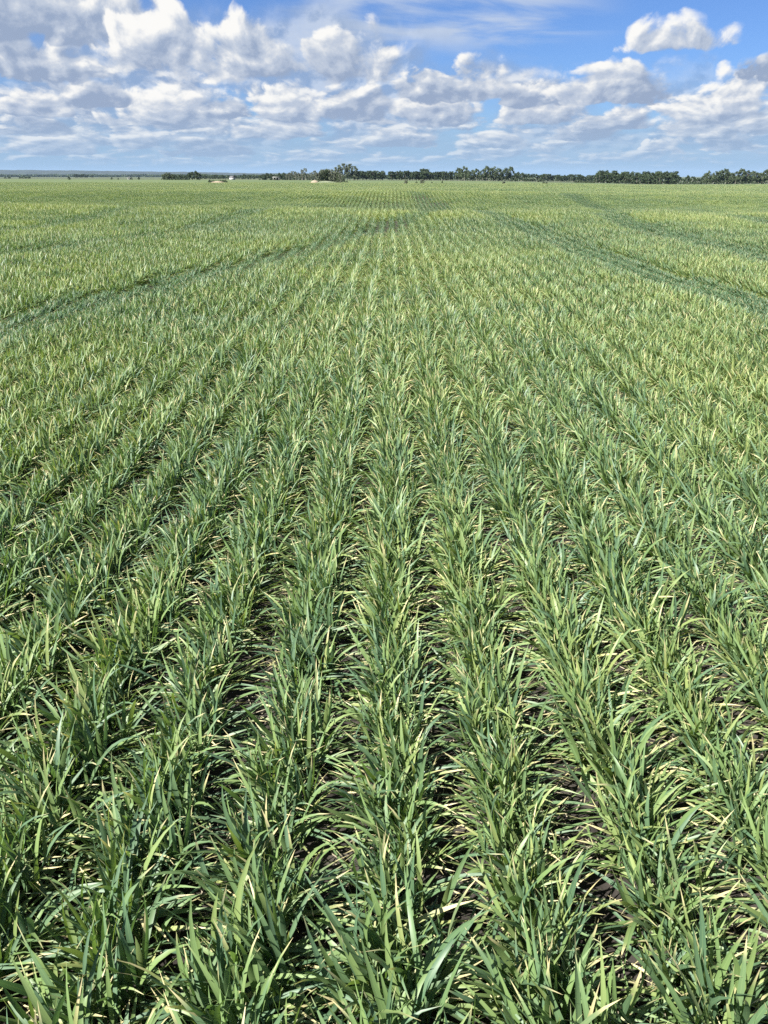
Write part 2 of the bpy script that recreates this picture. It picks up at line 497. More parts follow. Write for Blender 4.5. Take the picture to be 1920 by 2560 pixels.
# ------------------------------------------------------------------ wheat leaves
def leaf(length, width, phi0, bend, power, twist, segs=7, across=3, side=0.0, fold=0.28):
    """blade rising from the origin, leaning towards +x; returns V, F, t, across"""
    s = np.linspace(0, 1, segs)
    phi = phi0 + bend * s ** power
    ds = length / (segs - 1)
    x = np.concatenate([[0], np.cumsum(np.sin((phi[:-1] + phi[1:]) / 2) * ds)])
    z = np.concatenate([[0], np.cumsum(np.cos((phi[:-1] + phi[1:]) / 2) * ds)])
    y = side * length * s ** 2
    wd = width * np.clip(0.42 + s * 2.6, 0, 1) * (1 - np.clip((s - 0.42) / 0.58, 0, 1) ** 1.7)
    wd[-1] = width * 0.02
    V = []; T = []; A = []
    for i in range(segs):
        tx, tz = math.sin(phi[i]), math.cos(phi[i])
        nrm = np.array([-tz, 0, tx])             # upper face normal-ish (towards the stem)
        lat = np.array([0, 1.0, 0])
        a = twist * s[i]
        L = lat * math.cos(a) + nrm * math.sin(a)
        Nn = nrm * math.cos(a) - lat * math.sin(a)
        for k in range(across):
            u = (k / (across - 1) - 0.5) * 2
            q = np.array([x[i], y[i], z[i]]) + L * (u * wd[i] / 2) + Nn * (abs(u) * fold * wd[i] * 0.5 * (1 - 0.5 * s[i]))
            V.append(q); T.append(s[i]); A.append(u)
    F = []
    for i in range(segs - 1):
        for k in range(across - 1):
            b = i * across + k
            F.append((b, b + 1, b + across + 1, b + across))
    return np.array(V), np.array(F), np.array(T), np.array(A)

def U(a, b):
    return float(rng.uniform(a, b))

def leaf_params(kind, k=1.0):
    if kind == 'upright':
        return dict(length=U(.15, .25) * k, width=U(.0095, .0142), phi0=R(U(2, 20)), bend=R(U(10, 50)), power=U(1.4, 2.4), twist=R(U(-70, 70)), side=U(-.14, .14)), max(0, U(-.25, .42))
    if kind == 'arch':
        return dict(length=U(.155, .255) * k, width=U(.0095, .0142), phi0=R(U(10, 32)), bend=R(U(40, 100)), power=U(1.2, 2.2), twist=R(U(-60, 60)), side=U(-.2, .2)), max(0, U(-.25, .35))
    return dict(length=U(.15, .25) * k, width=U(.0085, .0125), phi0=R(U(45, 80)), bend=R(U(8, 45)), power=1.3, twist=R(U(-70, 70)), side=U(-.25, .25)), max(0, U(-.2, .55))

POOL = {}
for kind, n in (('upright', 22), ('arch', 16), ('low', 16)):
    POOL[kind] = []
    for i in range(n):
        p, age = leaf_params(kind)
        Vv, Ff, T, A = leaf(**p)
        POOL[kind].append((Vv, Ff, T, A, age, U(0, 1)))

def stem_geo():
    h = U(.05, .095); r0, r1 = .0028, .0020
    V = []
    for (zz, rr) in ((-0.03, r0), (h, r1)):
        for k in range(5):
            a = k * 2 * math.pi / 5
            V.append((rr * math.cos(a), rr * math.sin(a), zz))
    F = [(k, (k + 1) % 5, 5 + (k + 1) % 5, 5 + k) for k in range(5)]
    return np.array(V), np.array(F), h
STEMS = [stem_geo() for _ in range(5)]

def rot(ax, ay, az_):
    cx, sx = math.cos(ax), math.sin(ax); cy, sy = math.cos(ay), math.sin(ay); cz, sz = math.cos(az_), math.sin(az_)
    Rx = np.array([[1, 0, 0], [0, cx, -sx], [0, sx, cx]]); Ry = np.array([[cy, 0, sy], [0, 1, 0], [-sy, 0, cy]])
    Rz = np.array([[cz, -sz, 0], [sz, cz, 0], [0, 0, 1]])
    return Rz @ Ry @ Rx

def make_recipe(tillers):
    """a plant: list of (pool kind, index, position, rz, tilt-x, tilt-y, scale) for leaves and the same for stems"""
    leaves, stems = [], []
    for _ in range(tillers):
        px, py = float(np.clip(rng.normal(0, .040), -.085, .085)), U(-.038, .038)
        tx, ty = R(float(rng.normal(-3, 5.5))), R(float(rng.normal(-11, 6)) + px * 210)       # wind leans the crop to the left
        si = int(rng.integers(len(STEMS)))
        stems.append((si, (px, py, 0), U(0, 6.28), tx, ty, 1.0))
        h = STEMS[si][2]
        Rm = rot(tx, ty, 0)
        a0 = U(0, 2 * math.pi)
        nl = int(rng.integers(3, 5))
        for j in range(nl):
            f = (j + 0.6) / nl
            kind = 'upright' if j >= nl - 2 and rng.random() < .82 else ('low' if j == 0 and rng.random() < .85 else ('arch' if rng.random() < .62 else 'upright'))
            pos = Rm @ np.array([0, 0, max(.008, h * f)]) + np.array([px, py, 0])
            if j == 0:
                for q in range(int(rng.integers(1, 3))):
                    sx = 0 if rng.random() < .5 else math.pi
                    leaves.append(('low', int(rng.integers(len(POOL['low']))), (px * 1.7, py, U(.004, .045)), sx + U(-.9, .9), tx, ty * .5, U(.85, 1.15)))
            leaves.append((kind, int(rng.integers(len(POOL[kind]))), tuple(pos), a0 + j * math.pi + U(-.7, .7), tx + R(float(rng.normal(0, 4))), ty + R(float(rng.normal(-4, 5))), U(.82, 1.14)))
    return leaves, stems

RECIPES = [make_recipe(int(rng.integers(10, 15))) for _ in range(22)]

def euler_mat(tx, ty, rz):
    # rotate about z first, then lean
    return rot(tx, ty, 0) @ rot(0, 0, rz)

def join_recipe(recipe, Vs, Fs, AT, base=(0, 0, 0), rz=0.0, sc=1.0, thin=1.0, wide=1.0, coarse=False, zs=1.0):
    leaves, stems = recipe
    B = rot(0, 0, rz) * sc
    off = sum(len(v) for v in Vs)
    for (kind, i, pos, lz, tx, ty, s) in leaves:
        if thin < 1 and rng.random() > thin:
            continue
        Vv, Ff, T, A, age, rn = POOL[kind][i]
        if coarse:
            # keep only the edges of every other ring: a flat ribbon
            rows = [0, 2, 4, 6] if coarse == 1 else [0, 3, 6]
            sel = [r * 3 + k for r in rows for k in (0, 2)]
            Vv = Vv[sel].copy(); T = T[sel]; A = A[sel]
            Vc = Vv.reshape(-1, 2, 3); mid = Vc.mean(1, keepdims=True)
            Vv = (mid + (Vc - mid) * wide).reshape(-1, 3)
            Ff = np.array([(2 * q, 2 * q + 1, 2 * q + 3, 2 * q + 2) for q in range(len(rows) - 1)])
        W_ = (euler_mat(tx, ty, lz) @ (Vv * s).T).T + np.array(pos)
        W_ = (B @ W_.T).T * np.array([1, 1, zs]) + np.array(base)
        Vs.append(W_); Fs.append(Ff + off); off += len(W_)
        AT['age'].append(np.full(len(W_), age)); AT['t'].append(T); AT['across'].append(A); AT['rnd'].append(np.full(len(W_), float(rng.random())))
    if not coarse:
        for (si, pos, lz, tx, ty, s) in stems:
            Vv, Ff, h = STEMS[si]
            W_ = (euler_mat(tx, ty, lz) @ Vv.T).T + np.array(pos)
            W_ = (B @ W_.T).T + np.array(base)
            Vs.append(W_); Fs.append(Ff + off); off += len(W_)
            AT['age'].append(np.full(len(W_), .3)); AT['t'].append(np.zeros(len(W_))); AT['across'].append(np.full(len(W_), .5)); AT['rnd'].append(np.full(len(W_), .6))

def finish(name, Vs, Fs, AT):
    me = mesh_np(name, np.concatenate(Vs), np.concatenate(Fs), [M_LEAF], {k: np.concatenate(v) for k, v in AT.items()}, smooth=True)
    return me
newAT = lambda: {'age': [], 't': [], 'across': [], 'rnd': []}

# ------------------------------------------------------------------ the 300 plants that show largest, each with its own leaves
SPACING = 0.066
def project(x, y, z):
    c_, s_ = math.cos(PITCH), math.sin(PITCH)
    xr = x * math.cos(YAW) + y * math.sin(YAW); yr = -x * math.sin(YAW) + y * math.cos(YAW)
    dz = z - EYE
    zc = yr * c_ - dz * s_
    v = yr * s_ + dz * c_
    fl = 26 / 36
    return xr / zc * fl / 0.75, v / zc * fl, zc      # -0.5..0.5 inside the frame

near_sites = []
for r in range(-60, 61):
    xr = r * ROW + ROW0
    y = -2.0 + U(0, SPACING)
    while y < 8.5:
        x = xr + float(row_wobble(np.array([y]))[0]) + float(rng.normal(0, .007))
        if abs(x) < 0.58 * max(y, 0) + 3.0:
            z = float(terrain(x, y))
            u, v, zc = project(x, y, z + 0.14)
            inside = zc > 0.2 and abs(u) < 0.56 and abs(v) < 0.56
            near_sites.append((zc if inside else 1e6 + y, x, y, z))
        y += SPACING * U(.75, 1.3)
near_sites.sort()
chosen, others = near_sites[:300], near_sites[300:]

leaf_meshes = {k: [mesh_np('leaf', q[0], q[1], [M_LEAF], {'age': np.full(len(q[0]), q[4]), 't': q[2], 'across': q[3], 'rnd': np.full(len(q[0]), q[5])}, smooth=True) for q in v] for k, v in POOL.items()}
stem_meshes = [mesh_np('stem', q[0], q[1], [M_LEAF], {'age': np.full(len(q[0]), .3), 't': np.zeros(len(q[0])), 'across': np.full(len(q[0]), .5), 'rnd': np.full(len(q[0]), .6)}, smooth=True) for q in STEMS]

from mathutils import Matrix, Euler
def mat44(M3, pos, s=1.0):
    m = Matrix([[*(M3[i] * s), pos[i]] for i in range(3)] + [[0, 0, 0, 1]])
    return m

def vigour(x, y):
    return 0.88 + 0.30 * (fbm(np.asarray(x) / 1.7, np.asarray(y) / 1.7, 44, 3) - 0.5) * 2 * 0.8

AGED = [sum(POOL[l[0]][l[1]][4] > .45 for l in rc[0]) / len(rc[0]) for rc in RECIPES]
_q = sorted(AGED)
for (zc, x, y, z) in chosen:
    ri = int(rng.integers(len(RECIPES)))
    leaves, stems = RECIPES[ri]
    e = link(bpy.data.objects.new('wheat_plant', None))
    e.empty_display_size = 0.05
    e.location = (x, y, z)
    e.rotation_euler = (0, 0, R(float(rng.normal(0, 22))))
    sc = float(vigour(x, y)) * U(.86, 1.17)
    e.scale = (sc, sc, sc)
    size = 'tall' if sc > .93 else ('short' if sc < .83 else 'middling')
    look = 'with many yellowed lower leaves' if AGED[ri] >= _q[14] else ('with hardly any yellow leaves' if AGED[ri] <= _q[7] else 'with a few yellowed lower leaves')
    tag(e, size + ' leafy young wheat plant ' + look + ' in the dense green rows', 'wheat plant', size + ' wheat plants ' + look)
    for (kind, i, pos, lz, tx, ty, s) in leaves:
        o = bpy.data.objects.new('leaf', leaf_meshes[kind][i])
        o.parent = e
        o.matrix_local = mat44(euler_mat(tx, ty, lz), pos, s)
        COL.objects.link(o)
    for (si, pos, lz, tx, ty, s) in stems:
        o = bpy.data.objects.new('stem', stem_meshes[si])
        o.parent = e
        o.matrix_local = mat44(euler_mat(tx, ty, lz), pos, s)
        COL.objects.link(o)

# ------------------------------------------------------------------ the rest of the crop: one object, plants set out along the rows
protos = bpy.data.collections.new('wheat_crop_parts')
pnames = []
def add_proto(me):
    nm = 'p%03d' % len(pnames)
    o = bpy.data.objects.new(nm, me); protos.objects.link(o); pnames.append(nm)
    return len(pnames) - 1

K_CLUMP, K_STRIP, K_MID, K_PATCH = [], [], [], []
for rc in RECIPES:
    Vs, Fs, AT = [], [], newAT()
    join_recipe(rc, Vs, Fs, AT)
    K_CLUMP.append(add_proto(finish('crop_piece', Vs, Fs, AT)))
for k in range(9):                      # half a metre of row
    Vs, Fs, AT = [], [], newAT()
    y = -.25 + U(0, .03)
    while y < .25:
        join_recipe(RECIPES[int(rng.integers(len(RECIPES)))], Vs, Fs, AT, (float(rng.normal(0, .012)), y, 0), R(float(rng.normal(0, 25))), U(.85, 1.15), coarse=1, thin=.95, wide=1.05)
        y += SPACING * U(.75, 1.25)
    K_STRIP.append(add_proto(finish('crop_piece', Vs, Fs, AT)))
for k in range(9):                      # a metre of row, farther off
    Vs, Fs, AT = [], [], newAT()
    y = -.5 + U(0, .03)
    while y < .5:
        join_recipe(RECIPES[int(rng.integers(len(RECIPES)))], Vs, Fs, AT, (float(rng.normal(0, .014)), y, 0), R(float(rng.normal(0, 25))), U(.85, 1.15), coarse=2, thin=.80, wide=1.15)
        y += .085 * U(.75, 1.25)
    K_MID.append(add_proto(finish('crop_piece', Vs, Fs, AT)))
for k in range(6):                      # seven rows, two metres long, far off
    Vs, Fs, AT = [], [], newAT()
    for r in range(-3, 4):
        y = -1 + U(0, .1)
        while y < 1:
            join_recipe(RECIPES[int(rng.integers(len(RECIPES)))], Vs, Fs, AT, (r * ROW + float(rng.normal(0, .02)), y, 0), R(float(rng.normal(0, 25))), U(.8, 1.2), coarse=2, thin=.55, wide=1.5)
            y += .125 * U(.7, 1.3)
    K_PATCH.append(add_proto(finish('crop_piece', Vs, Fs, AT)))

PTS, ROTS, SCS, IDX, DRY_SHADE = [], [], [], [], []
def dryness(x, y):
    """thin, yellower crop on the crests; lush and bluish in the hollows"""
    yy = y + np.clip(x, -60, 60) * 0.27
    d = 0.55 * np.exp(-((yy - 30.5) / 2.6) ** 2) - 0.30 * np.exp(-((yy - 24) / 3.5) ** 2) + 0.40 * np.exp(-((yy - 74) / 5.0) ** 2) - 0.25 * np.exp(-((yy - 56) / 7.0) ** 2)
    d = 0.36 * d * (0.35 + 1.3 * fbm(x / 6.0, y / 3.0, 61, 3))
    return d + (fbm(x / 9.0, y / 5.0, 77, 3) - 0.5) * 0.36 * sstep(y, 6, 14)
def put_points(x, y, kinds, jitter_rot, narrow=1.0):
    n = len(x)
    tr = track(x, y)
    vg = vigour(x, y) * rng.uniform(.93, 1.07, n)
    keep = rng.random(n) > np.where((tr > .45) & (y < 24), (tr - .4) * 0.12, 0.006)
    x, y, tr, vg = x[keep], y[keep], tr[keep], vg[keep]; n = len(x)
    z = terrain(x, y)
    PTS.append(np.stack([x, y, z], 1))
    rz = rng.normal(0, jitter_rot, n)
    ROTS.append(rz)
    DRY_SHADE.append(dryness(x, y) - .8 * tr)  # wheel tracks tinted darker and bluer: shade painted into the crop colour
    hs = vg * np.maximum(1 - .55 * tr, np.where(y > 21.5, .66, .48))
    SCS.append(np.stack([vg * (1 - .15 * tr) * narrow, np.ones(n) if jitter_rot < R(10) else vg, hs], 1))
    IDX.append(rng.choice(kinds, n))

ox = np.array([s[1] for s in others]); oy = np.array([s[2] for s in others])
put_points(ox, oy, K_CLUMP, R(22))

def rows_in(y0, y1, step, kinds, rowstep=1, narrow=1.0):
    xs, ys = [], []
    for y in np.arange(y0 + step / 2, y1, step):
        half = 0.68 * y + 5.0
        rr = np.arange(-int(half / ROW), int(half / ROW) + 1, rowstep)
        yy = y + rng.uniform(-.08, .08, len(rr)) * step
        xs.append(rr * ROW + ROW0 + row_wobble(yy)); ys.append(yy)
    put_points(np.concatenate(xs), np.concatenate(ys), kinds, R(1.2), narrow)
rows_in(8.5, 22.0, 0.5, K_STRIP)
rows_in(22.0, 38.0, 1.0, K_MID, 1, .9)
rows_in(38.0, 85.0, 1.0, K_MID, 1, .74)
rows_in(85.0, 262.0, 2.0, K_PATCH, 7)

P = np.concatenate(PTS)
pm = bpy.data.meshes.new('wheat_crop')
pm.vertices.add(len(P)); pm.vertices.foreach_set('co', P.astype(np.float32).ravel())
a = pm.attributes.new('rz', 'FLOAT', 'POINT'); a.data.foreach_set('value', np.concatenate(ROTS).astype(np.float32))
a = pm.attributes.new('dry', 'FLOAT', 'POINT'); a.data.foreach_set('value', np.concatenate(DRY_SHADE).astype(np.float32))  # dryness together with the painted shade of the wheel tracks
a = pm.attributes.new('sc', 'FLOAT_VECTOR', 'POINT'); a.data.foreach_set('vector', np.concatenate(SCS).astype(np.float32).ravel())
a = pm.attributes.new('kind_index', 'INT', 'POINT'); a.data.foreach_set('value', np.concatenate(IDX).astype(np.int32))
pm.materials.append(M_LEAF)
crop = link(bpy.data.objects.new('wheat_crop', pm))
tag(crop, 'dense rows of young green wheat covering the field', 'wheat', kind='stuff')
ng = bpy.data.node_groups.new('crop_rows', 'GeometryNodeTree')
ng.interface.new_socket('Geometry', in_out='INPUT', socket_type='NodeSocketGeometry')
ng.interface.new_socket('Geometry', in_out='OUTPUT', socket_type='NodeSocketGeometry')
gi = ng.nodes.new('NodeGroupInput'); go = ng.nodes.new('NodeGroupOutput')
ci = ng.nodes.new('GeometryNodeCollectionInfo')
ci.inputs['Collection'].default_value = protos
ci.inputs['Separate Children'].default_value = True
ci.inputs['Reset Children'].default_value = True
iop = ng.nodes.new('GeometryNodeInstanceOnPoints')
iop.inputs['Pick Instance'].default_value = True
def na(name, dt):
    n = ng.nodes.new('GeometryNodeInputNamedAttribute'); n.data_type = dt; n.inputs['Name'].default_value = name
    return n.outputs['Attribute']
cx = ng.nodes.new('ShaderNodeCombineXYZ')
ng.links.new(na('rz', 'FLOAT'), cx.inputs[2])
ng.links.new(gi.outputs[0], iop.inputs['Points'])
ng.links.new(ci.outputs[0], iop.inputs['Instance'])
ng.links.new(na('kind_index', 'INT'), iop.inputs['Instance Index'])
ng.links.new(cx.outputs[0], iop.inputs['Rotation'])
ng.links.new(na('sc', 'FLOAT_VECTOR'), iop.inputs['Scale'])
ng.links.new(iop.outputs[0], go.inputs[0])
md = crop.modifiers.new('rows', 'NODES'); md.node_group = ng
print('crop points', len(P))

# ------------------------------------------------------------------ straw litter on the soil
n = 20000
y = 0.4 + 6.6 * rng.random(n) ** 0.8
x = (rng.random(n) - .5) * 2 * (0.6 * y + .9)
Vs, Fs = [], []
_i = np.clip(np.searchsorted(gx, x) - 1, 0, nx - 2); _j = np.clip(np.searchsorted(gy, y) - 1, 0, ny - 2)
_a = (x - gx[_i]) / (gx[_i + 1] - gx[_i]); _b = (y - gy[_j]) / (gy[_j + 1] - gy[_j])
zg = (GZ[_j, _i] * (1 - _a) + GZ[_j, _i + 1] * _a) * (1 - _b) + (GZ[_j + 1, _i] * (1 - _a) + GZ[_j + 1, _i + 1] * _a) * _b
for i in range(n):
    L = float(rng.gamma(2.0, .008)) + .006 + (U(.02, .07) if i % 9 == 0 else 0); wv = U(.0012, .0034); a = U(0, 3.1416); tl = float(rng.normal(0, .18))
    d = np.array([math.cos(a), math.sin(a), tl]); q = np.array([-math.sin(a), math.cos(a), 0])
    c0 = np.array([x[i], y[i], zg[i] + .004 + abs(tl) * L * .5])
    up = np.array([0, 0, wv * .6])
    b = len(Vs)
    Vs += [c0 - d * L / 2 - q * wv, c0 - d * L / 2 + q * wv, c0 - d * L / 2 + up, c0 + d * L / 2 - q * wv, c0 + d * L / 2 + q * wv, c0 + d * L / 2 + up]
    Fs += [(b, b + 3, b + 5, b + 2), (b + 2, b + 5, b + 4, b + 1), (b + 1, b + 4, b + 3, b)]
litter = link(bpy.data.objects.new('straw_litter', mesh_np('straw_litter', Vs, Fs, [M_STRAW])))
tag(litter, 'pale chopped straw scattered on the soil between the rows', 'straw', kind='stuff')
# a small pale curled husk lying on the soil between two rows
hx, hy = 0.415, 1.42
Vs, Fs = [], []
na_, nb_ = 22, 6
for i in range(na_):
    a = 0.5 + 5.0 * i / (na_ - 1)
    for k in range(nb_):
        b = 2 * math.pi * k / nb_
        rr = .0030 * (1 - .5 * abs(i / (na_ - 1) - .5))
        Vs.append(((.0075 + rr * math.cos(b)) * math.cos(a), (.0075 + rr * math.cos(b)) * math.sin(a), rr * 1.4 * math.sin(b)))
for i in range(na_ - 1):
    for k in range(nb_):
        Fs.append((i * nb_ + k, (i + 1) * nb_ + k, (i + 1) * nb_ + (k + 1) % nb_, i * nb_ + (k + 1) % nb_))
husk = link(bpy.data.objects.new('curled_husk', mesh_np('curled_husk', Vs, Fs, [simple_mat('husk', (0.62, 0.60, 0.55), (0.75, 0.73, 0.68), 60, 0.6)], smooth=True)))
husk.location = (hx, hy, float(terrain(hx, hy)) + .035)
husk.rotation_euler = (R(25), R(10), R(40))
tag(husk, 'small white curled husk lying on the bare soil between two rows', 'husk')
#==CROPEND==
# ------------------------------------------------------------------ trees, shrubs and the far edge of the field
def place(px, Y):
    """a bearing (given as a column of the 1920 wide view) and a distance along the rows -> ground position"""
    a = math.atan((px - 960) / 1849 * math.cos(PITCH)) - YAW
    X = Y * math.tan(a)
    return X, Y, float(terrain(X, Y))

def foliage_mat(name, c1, c2):
    return simple_mat(name, c1, c2, 0.9, 0.75, 0.25, 0.35, 0.25)
M_DARKFOL = foliage_mat('dark_foliage', (0.030, 0.050, 0.026), (0.060, 0.088, 0.042))
M_MIDFOL = foliage_mat('mid_foliage', (0.048, 0.072, 0.038), (0.085, 0.112, 0.056))
M_PALEFOL = foliage_mat('pale_foliage', (0.085, 0.105, 0.072), (0.150, 0.168, 0.115))
M_GREYFOL = foliage_mat('grey_green_foliage', (0.055, 0.075, 0.048), (0.110, 0.132, 0.082))
M_WEED = foliage_mat('weed_foliage', (0.10, 0.11, 0.045), (0.17, 0.17, 0.07))

def cards(centres, size, rs):
    """many small bent leaf sprays, one pair of triangles each"""
    n = len(centres)
    a = rs.normal(size=(n, 3)); a /= np.linalg.norm(a, axis=1, keepdims=True)
    b = rs.normal(size=(n, 3)); b -= a * (a * b).sum(1, keepdims=True); b /= np.linalg.norm(b, axis=1, keepdims=True)
    s = (size * rs.uniform(.6, 1.4, n))[:, None]
    c = np.cross(a, b)
    V = np.stack([centres - a * s, centres + b * s * .55 + c * s * .2, centres + a * s, centres - b * s * .55 + c * s * .2], 1).reshape(-1, 3)
    F = np.arange(4 * n).reshape(-1, 4)
    return V, F

def tube(p0, p1, r0, r1, k=6):
    p0 = np.array(p0, float); p1 = np.array(p1, float)
    d = p1 - p0; d /= np.linalg.norm(d)
    q = np.cross(d, [0.3, 1, 0.1]); q /= np.linalg.norm(q); w = np.cross(d, q)
    V = [p + r * (q * math.cos(2 * math.pi * i / k) + w * math.sin(2 * math.pi * i / k)) for p, r in ((p0, r0), (p1, r1)) for i in range(k)]
    F = [(i, (i + 1) % k, k + (i + 1) % k, k + i) for i in range(k)]
    return V, F

def tree_proto(seed, H, wid, crown_base, blobs, n_cards, size, shape='round', lean=0.0, trunk_r=0.16, stems=1):
    """returns trunk mesh data and crown mesh data for a tree H metres tall"""
    rs = np.random.default_rng(seed)
    TV, TF = [], []
    def add(p0, p1, r0, r1):
        v, f = tube(p0, p1, r0, r1); o = len(TV); TV.extend(v); TF.extend([tuple(i + o for i in q) for q in f])
    C, Rr = [], []
    for s in range(stems):
        bx = rs.uniform(-.5, .5) * wid * .22 * (stems > 1); by = rs.uniform(-.5, .5) * wid * .2 * (stems > 1)
        top = np.array([bx * 2.4 + lean * H, by * 2, H * rs.uniform(.78, .92)])
        mid = np.array([bx * 1.5 + lean * H * .4, by * 1.4, H * .45])
        add((bx, by, -.4), mid, trunk_r, trunk_r * .7); add(mid, top, trunk_r * .7, trunk_r * .2)
        for k in range(7):
            t = rs.uniform(.2, .9); p = mid * (1 - t) + top * t
            a = rs.uniform(0, 6.28); L = wid * rs.uniform(.22, .42) * (1.15 - t * .5)
            e = p + np.array([math.cos(a) * L, math.sin(a) * L, L * rs.uniform(.3, .9)])
            add(p, e, trunk_r * .34, trunk_r * .1)
    pts = []
    for k in range(blobs):
        t = rs.random() ** .8
        z = H * (crown_base + (1 - crown_base) * t * .93)
        prof = {'round': math.sin(math.pi * min(1, .18 + .78 * t)) ** .7, 'column': .62 + .3 * math.sin(math.pi * t), 'cone': 1.05 - t, 'vase': .45 + .55 * t if t < .75 else 1 - .8 * (t - .75) * 4 * .8, 'bush': math.cos(t * 1.35)}[shape]
        rad = wid * .5 * max(.12, prof) * math.sqrt(rs.uniform(.15, 1))
        a = rs.uniform(0, 6.28)
        c = np.array([rad * math.cos(a) + lean * z, rad * math.sin(a), z])
        br = wid * rs.uniform(.09, .19)
        m = int(n_cards / blobs * rs.uniform(.5, 1.5)) + 3
        g = rs.normal(size=(m, 3)); g /= np.linalg.norm(g, axis=1, keepdims=True)
        g *= br * rs.random((m, 1)) ** .45
        g[:, 2] *= .85
        q = c + g
        q[:, 2] = np.maximum(q[:, 2], .05 * H)
        pts.append(q)
    V, F = cards(np.concatenate(pts), size, rs)
    return (np.array(TV), np.array(TF)), (V, F)

def make_kind(name, fol, bark, specs):
    out = []
    for sp in specs:
        (tv, tf), (cv, cf) = tree_proto(**sp)
        out.append((mesh_np('trunk', tv, tf, [bark]), mesh_np('crown', cv, cf, [fol]), sp['H']))
    return (name, out)

K_BELT = make_kind('shelterbelt_tree', M_DARKFOL, M_BARK, [dict(seed=s, H=6.3, wid=U(3.6, 4.6), crown_base=.10, blobs=34, n_cards=760, size=.34, shape='column') for s in (1, 2, 3, 4)])
K_POP = make_kind('poplar_tree', M_MIDFOL, M_PALEBARK, [dict(seed=s, H=8.2, wid=U(4.4, 5.8), crown_base=.22, blobs=40, n_cards=900, size=.34, shape='round', lean=U(-.04, .04), trunk_r=.15) for s in (11, 12, 13, 14)])
K_BLUFF = make_kind('aspen_tree', M_DARKFOL, M_PALEBARK, [dict(seed=s, H=6.6, wid=U(4.0, 5.4), crown_base=.14, blobs=32, n_cards=760, size=.34, shape='round', lean=U(-.05, .05), trunk_r=.13) for s in (21, 22, 23, 24)])
K_WISP = make_kind('willow_tree', M_PALEFOL, M_PALEBARK, [dict(seed=s, H=6.6, wid=U(2.6, 3.8), crown_base=.18, blobs=22, n_cards=330, size=.28, shape='column', trunk_r=.10, stems=2) for s in (31, 32, 33)])
def big_tree():
    TV, TF, CV, CF = [], [], [], []
    for sd, dx, dy, H, wd in ((41, -1.2, 0, 12.0, 6.0), (42, 2.2, .8, 11.4, 5.8), (43, -4.2, .4, 10.4, 5.4), (44, 5.0, -.6, 9.6, 5.8), (45, .6, -1.6, 9.0, 5.0), (46, 7.0, .3, 6.0, 3.6), (47, -5.6, -.4, 6.0, 3.4)):
        (tv, tf), (cv, cf) = tree_proto(seed=sd, H=H, wid=wd, crown_base=.22, blobs=34, n_cards=900, size=.36, shape='round', lean=dx * .012, trunk_r=.2, stems=1)
        o_ = np.array([dx * 1.12, dy, 0])
        TF.append(tf + sum(len(v) for v in TV)); TV.append(tv + o_)
        CF.append(cf + sum(len(v) for v in CV)); CV.append(cv + o_)
    return mesh_np('trunk', np.concatenate(TV), np.concatenate(TF), [M_BARK]), mesh_np('crown', np.concatenate(CV), np.concatenate(CF), [M_GREYFOL]), 12.0
K_BIG = ('cottonwood_tree', [big_tree()])
K_SHRUB = make_kind('shrub', M_MIDFOL, M_BARK, [dict(seed=s, H=3.0, wid=3.4, crown_base=.04, blobs=26, n_cards=620, size=.20, shape='bush', trunk_r=.05, stems=3) for s in (51, 52, 53)])
K_PALESHRUB = make_kind('shrub', M_PALEFOL, M_BARK, [dict(seed=s, H=3.0, wid=2.3, crown_base=.03, blobs=24, n_cards=640, size=.19, shape='column', trunk_r=.05, stems=4) for s in (54, 55, 56)])
K_DARKSHRUB = make_kind('shrub', M_DARKFOL, M_BARK, [dict(seed=s, H=3.0, wid=3.6, crown_base=.04, blobs=26, n_cards=620, size=.22, shape='bush', trunk_r=.05, stems=3) for s in (57, 58)])
K_CONE = make_kind('spruce_tree', M_DARKFOL, M_BARK, [dict(seed=61, H=3.0, wid=2.0, crown_base=.06, blobs=30, n_cards=560, size=.17, shape='cone', trunk_r=.08)])

def plant(kind, px, Y, H, label, category='tree', group=None, wide=1.0, dz=0.0):
    name, variants = kind
    tr, cr, H0 = variants[int(rng.integers(len(variants)))]
    X, Y, Z = place(px, Y)
    e = link(bpy.data.objects.new(name, None))
    e.location = (X, Y, Z + dz)
    k = H / H0 * (1.0 if Y < 300 else 1.18)
    e.scale = (k * wide, k * wide, k)
    e.rotation_euler = (0, 0, U(0, 6.28))
    tag(e, label, category, group)
    link(bpy.data.objects.new('trunk', tr), e)
    link(bpy.data.objects.new('crown', cr), e)
    return e

def belt(kind, x0, x1, step, Y, dY, H, dH, label, group, wide=1.0, category='tree'):
    px = x0
    while px <= x1:
        plant(kind, px, Y + U(-dY, dY), H + U(-1.7, 1.3) * dH, label, category, group, wide * U(.9, 1.12))
        px += step * U(.75, 1.25)

belt(K_BELT, 884, 962, 5.2, 690, 5, 6.2, .5, 'dark dense tree in the short shelterbelt between the tall cottonwood and the gap', 'trees of the short shelterbelt')
belt(K_BELT, 974, 1152, 5.0, 690, 5, 6.1, .45, 'dark dense tree in the long even shelterbelt beside the gap', 'trees of the long even shelterbelt')
for px in (1054, 1060, 1067):
    plant(K_BLUFF, px, 712, 8.0, 'taller dark tree showing above the long even shelterbelt', 'tree', 'taller trees behind the long shelterbelt')
belt(K_POP, 1146, 1284, 8.0, 640, 12, 8.0, 1.2, 'tall grey-green poplar rising at the end of the long shelterbelt', 'tall poplars at the end of the shelterbelt')
belt(K_BLUFF, 1156, 1290, 9.0, 655, 8, 4.8, .6, 'low dark tree filling the gaps under the tall poplars', 'undergrowth trees below the tall poplars')
belt(K_BLUFF, 1288, 1364, 6.5, 700, 10, 5.6, .6, 'dark rounded tree in the low belt right after the tall poplars', 'trees of the low rounded belt')
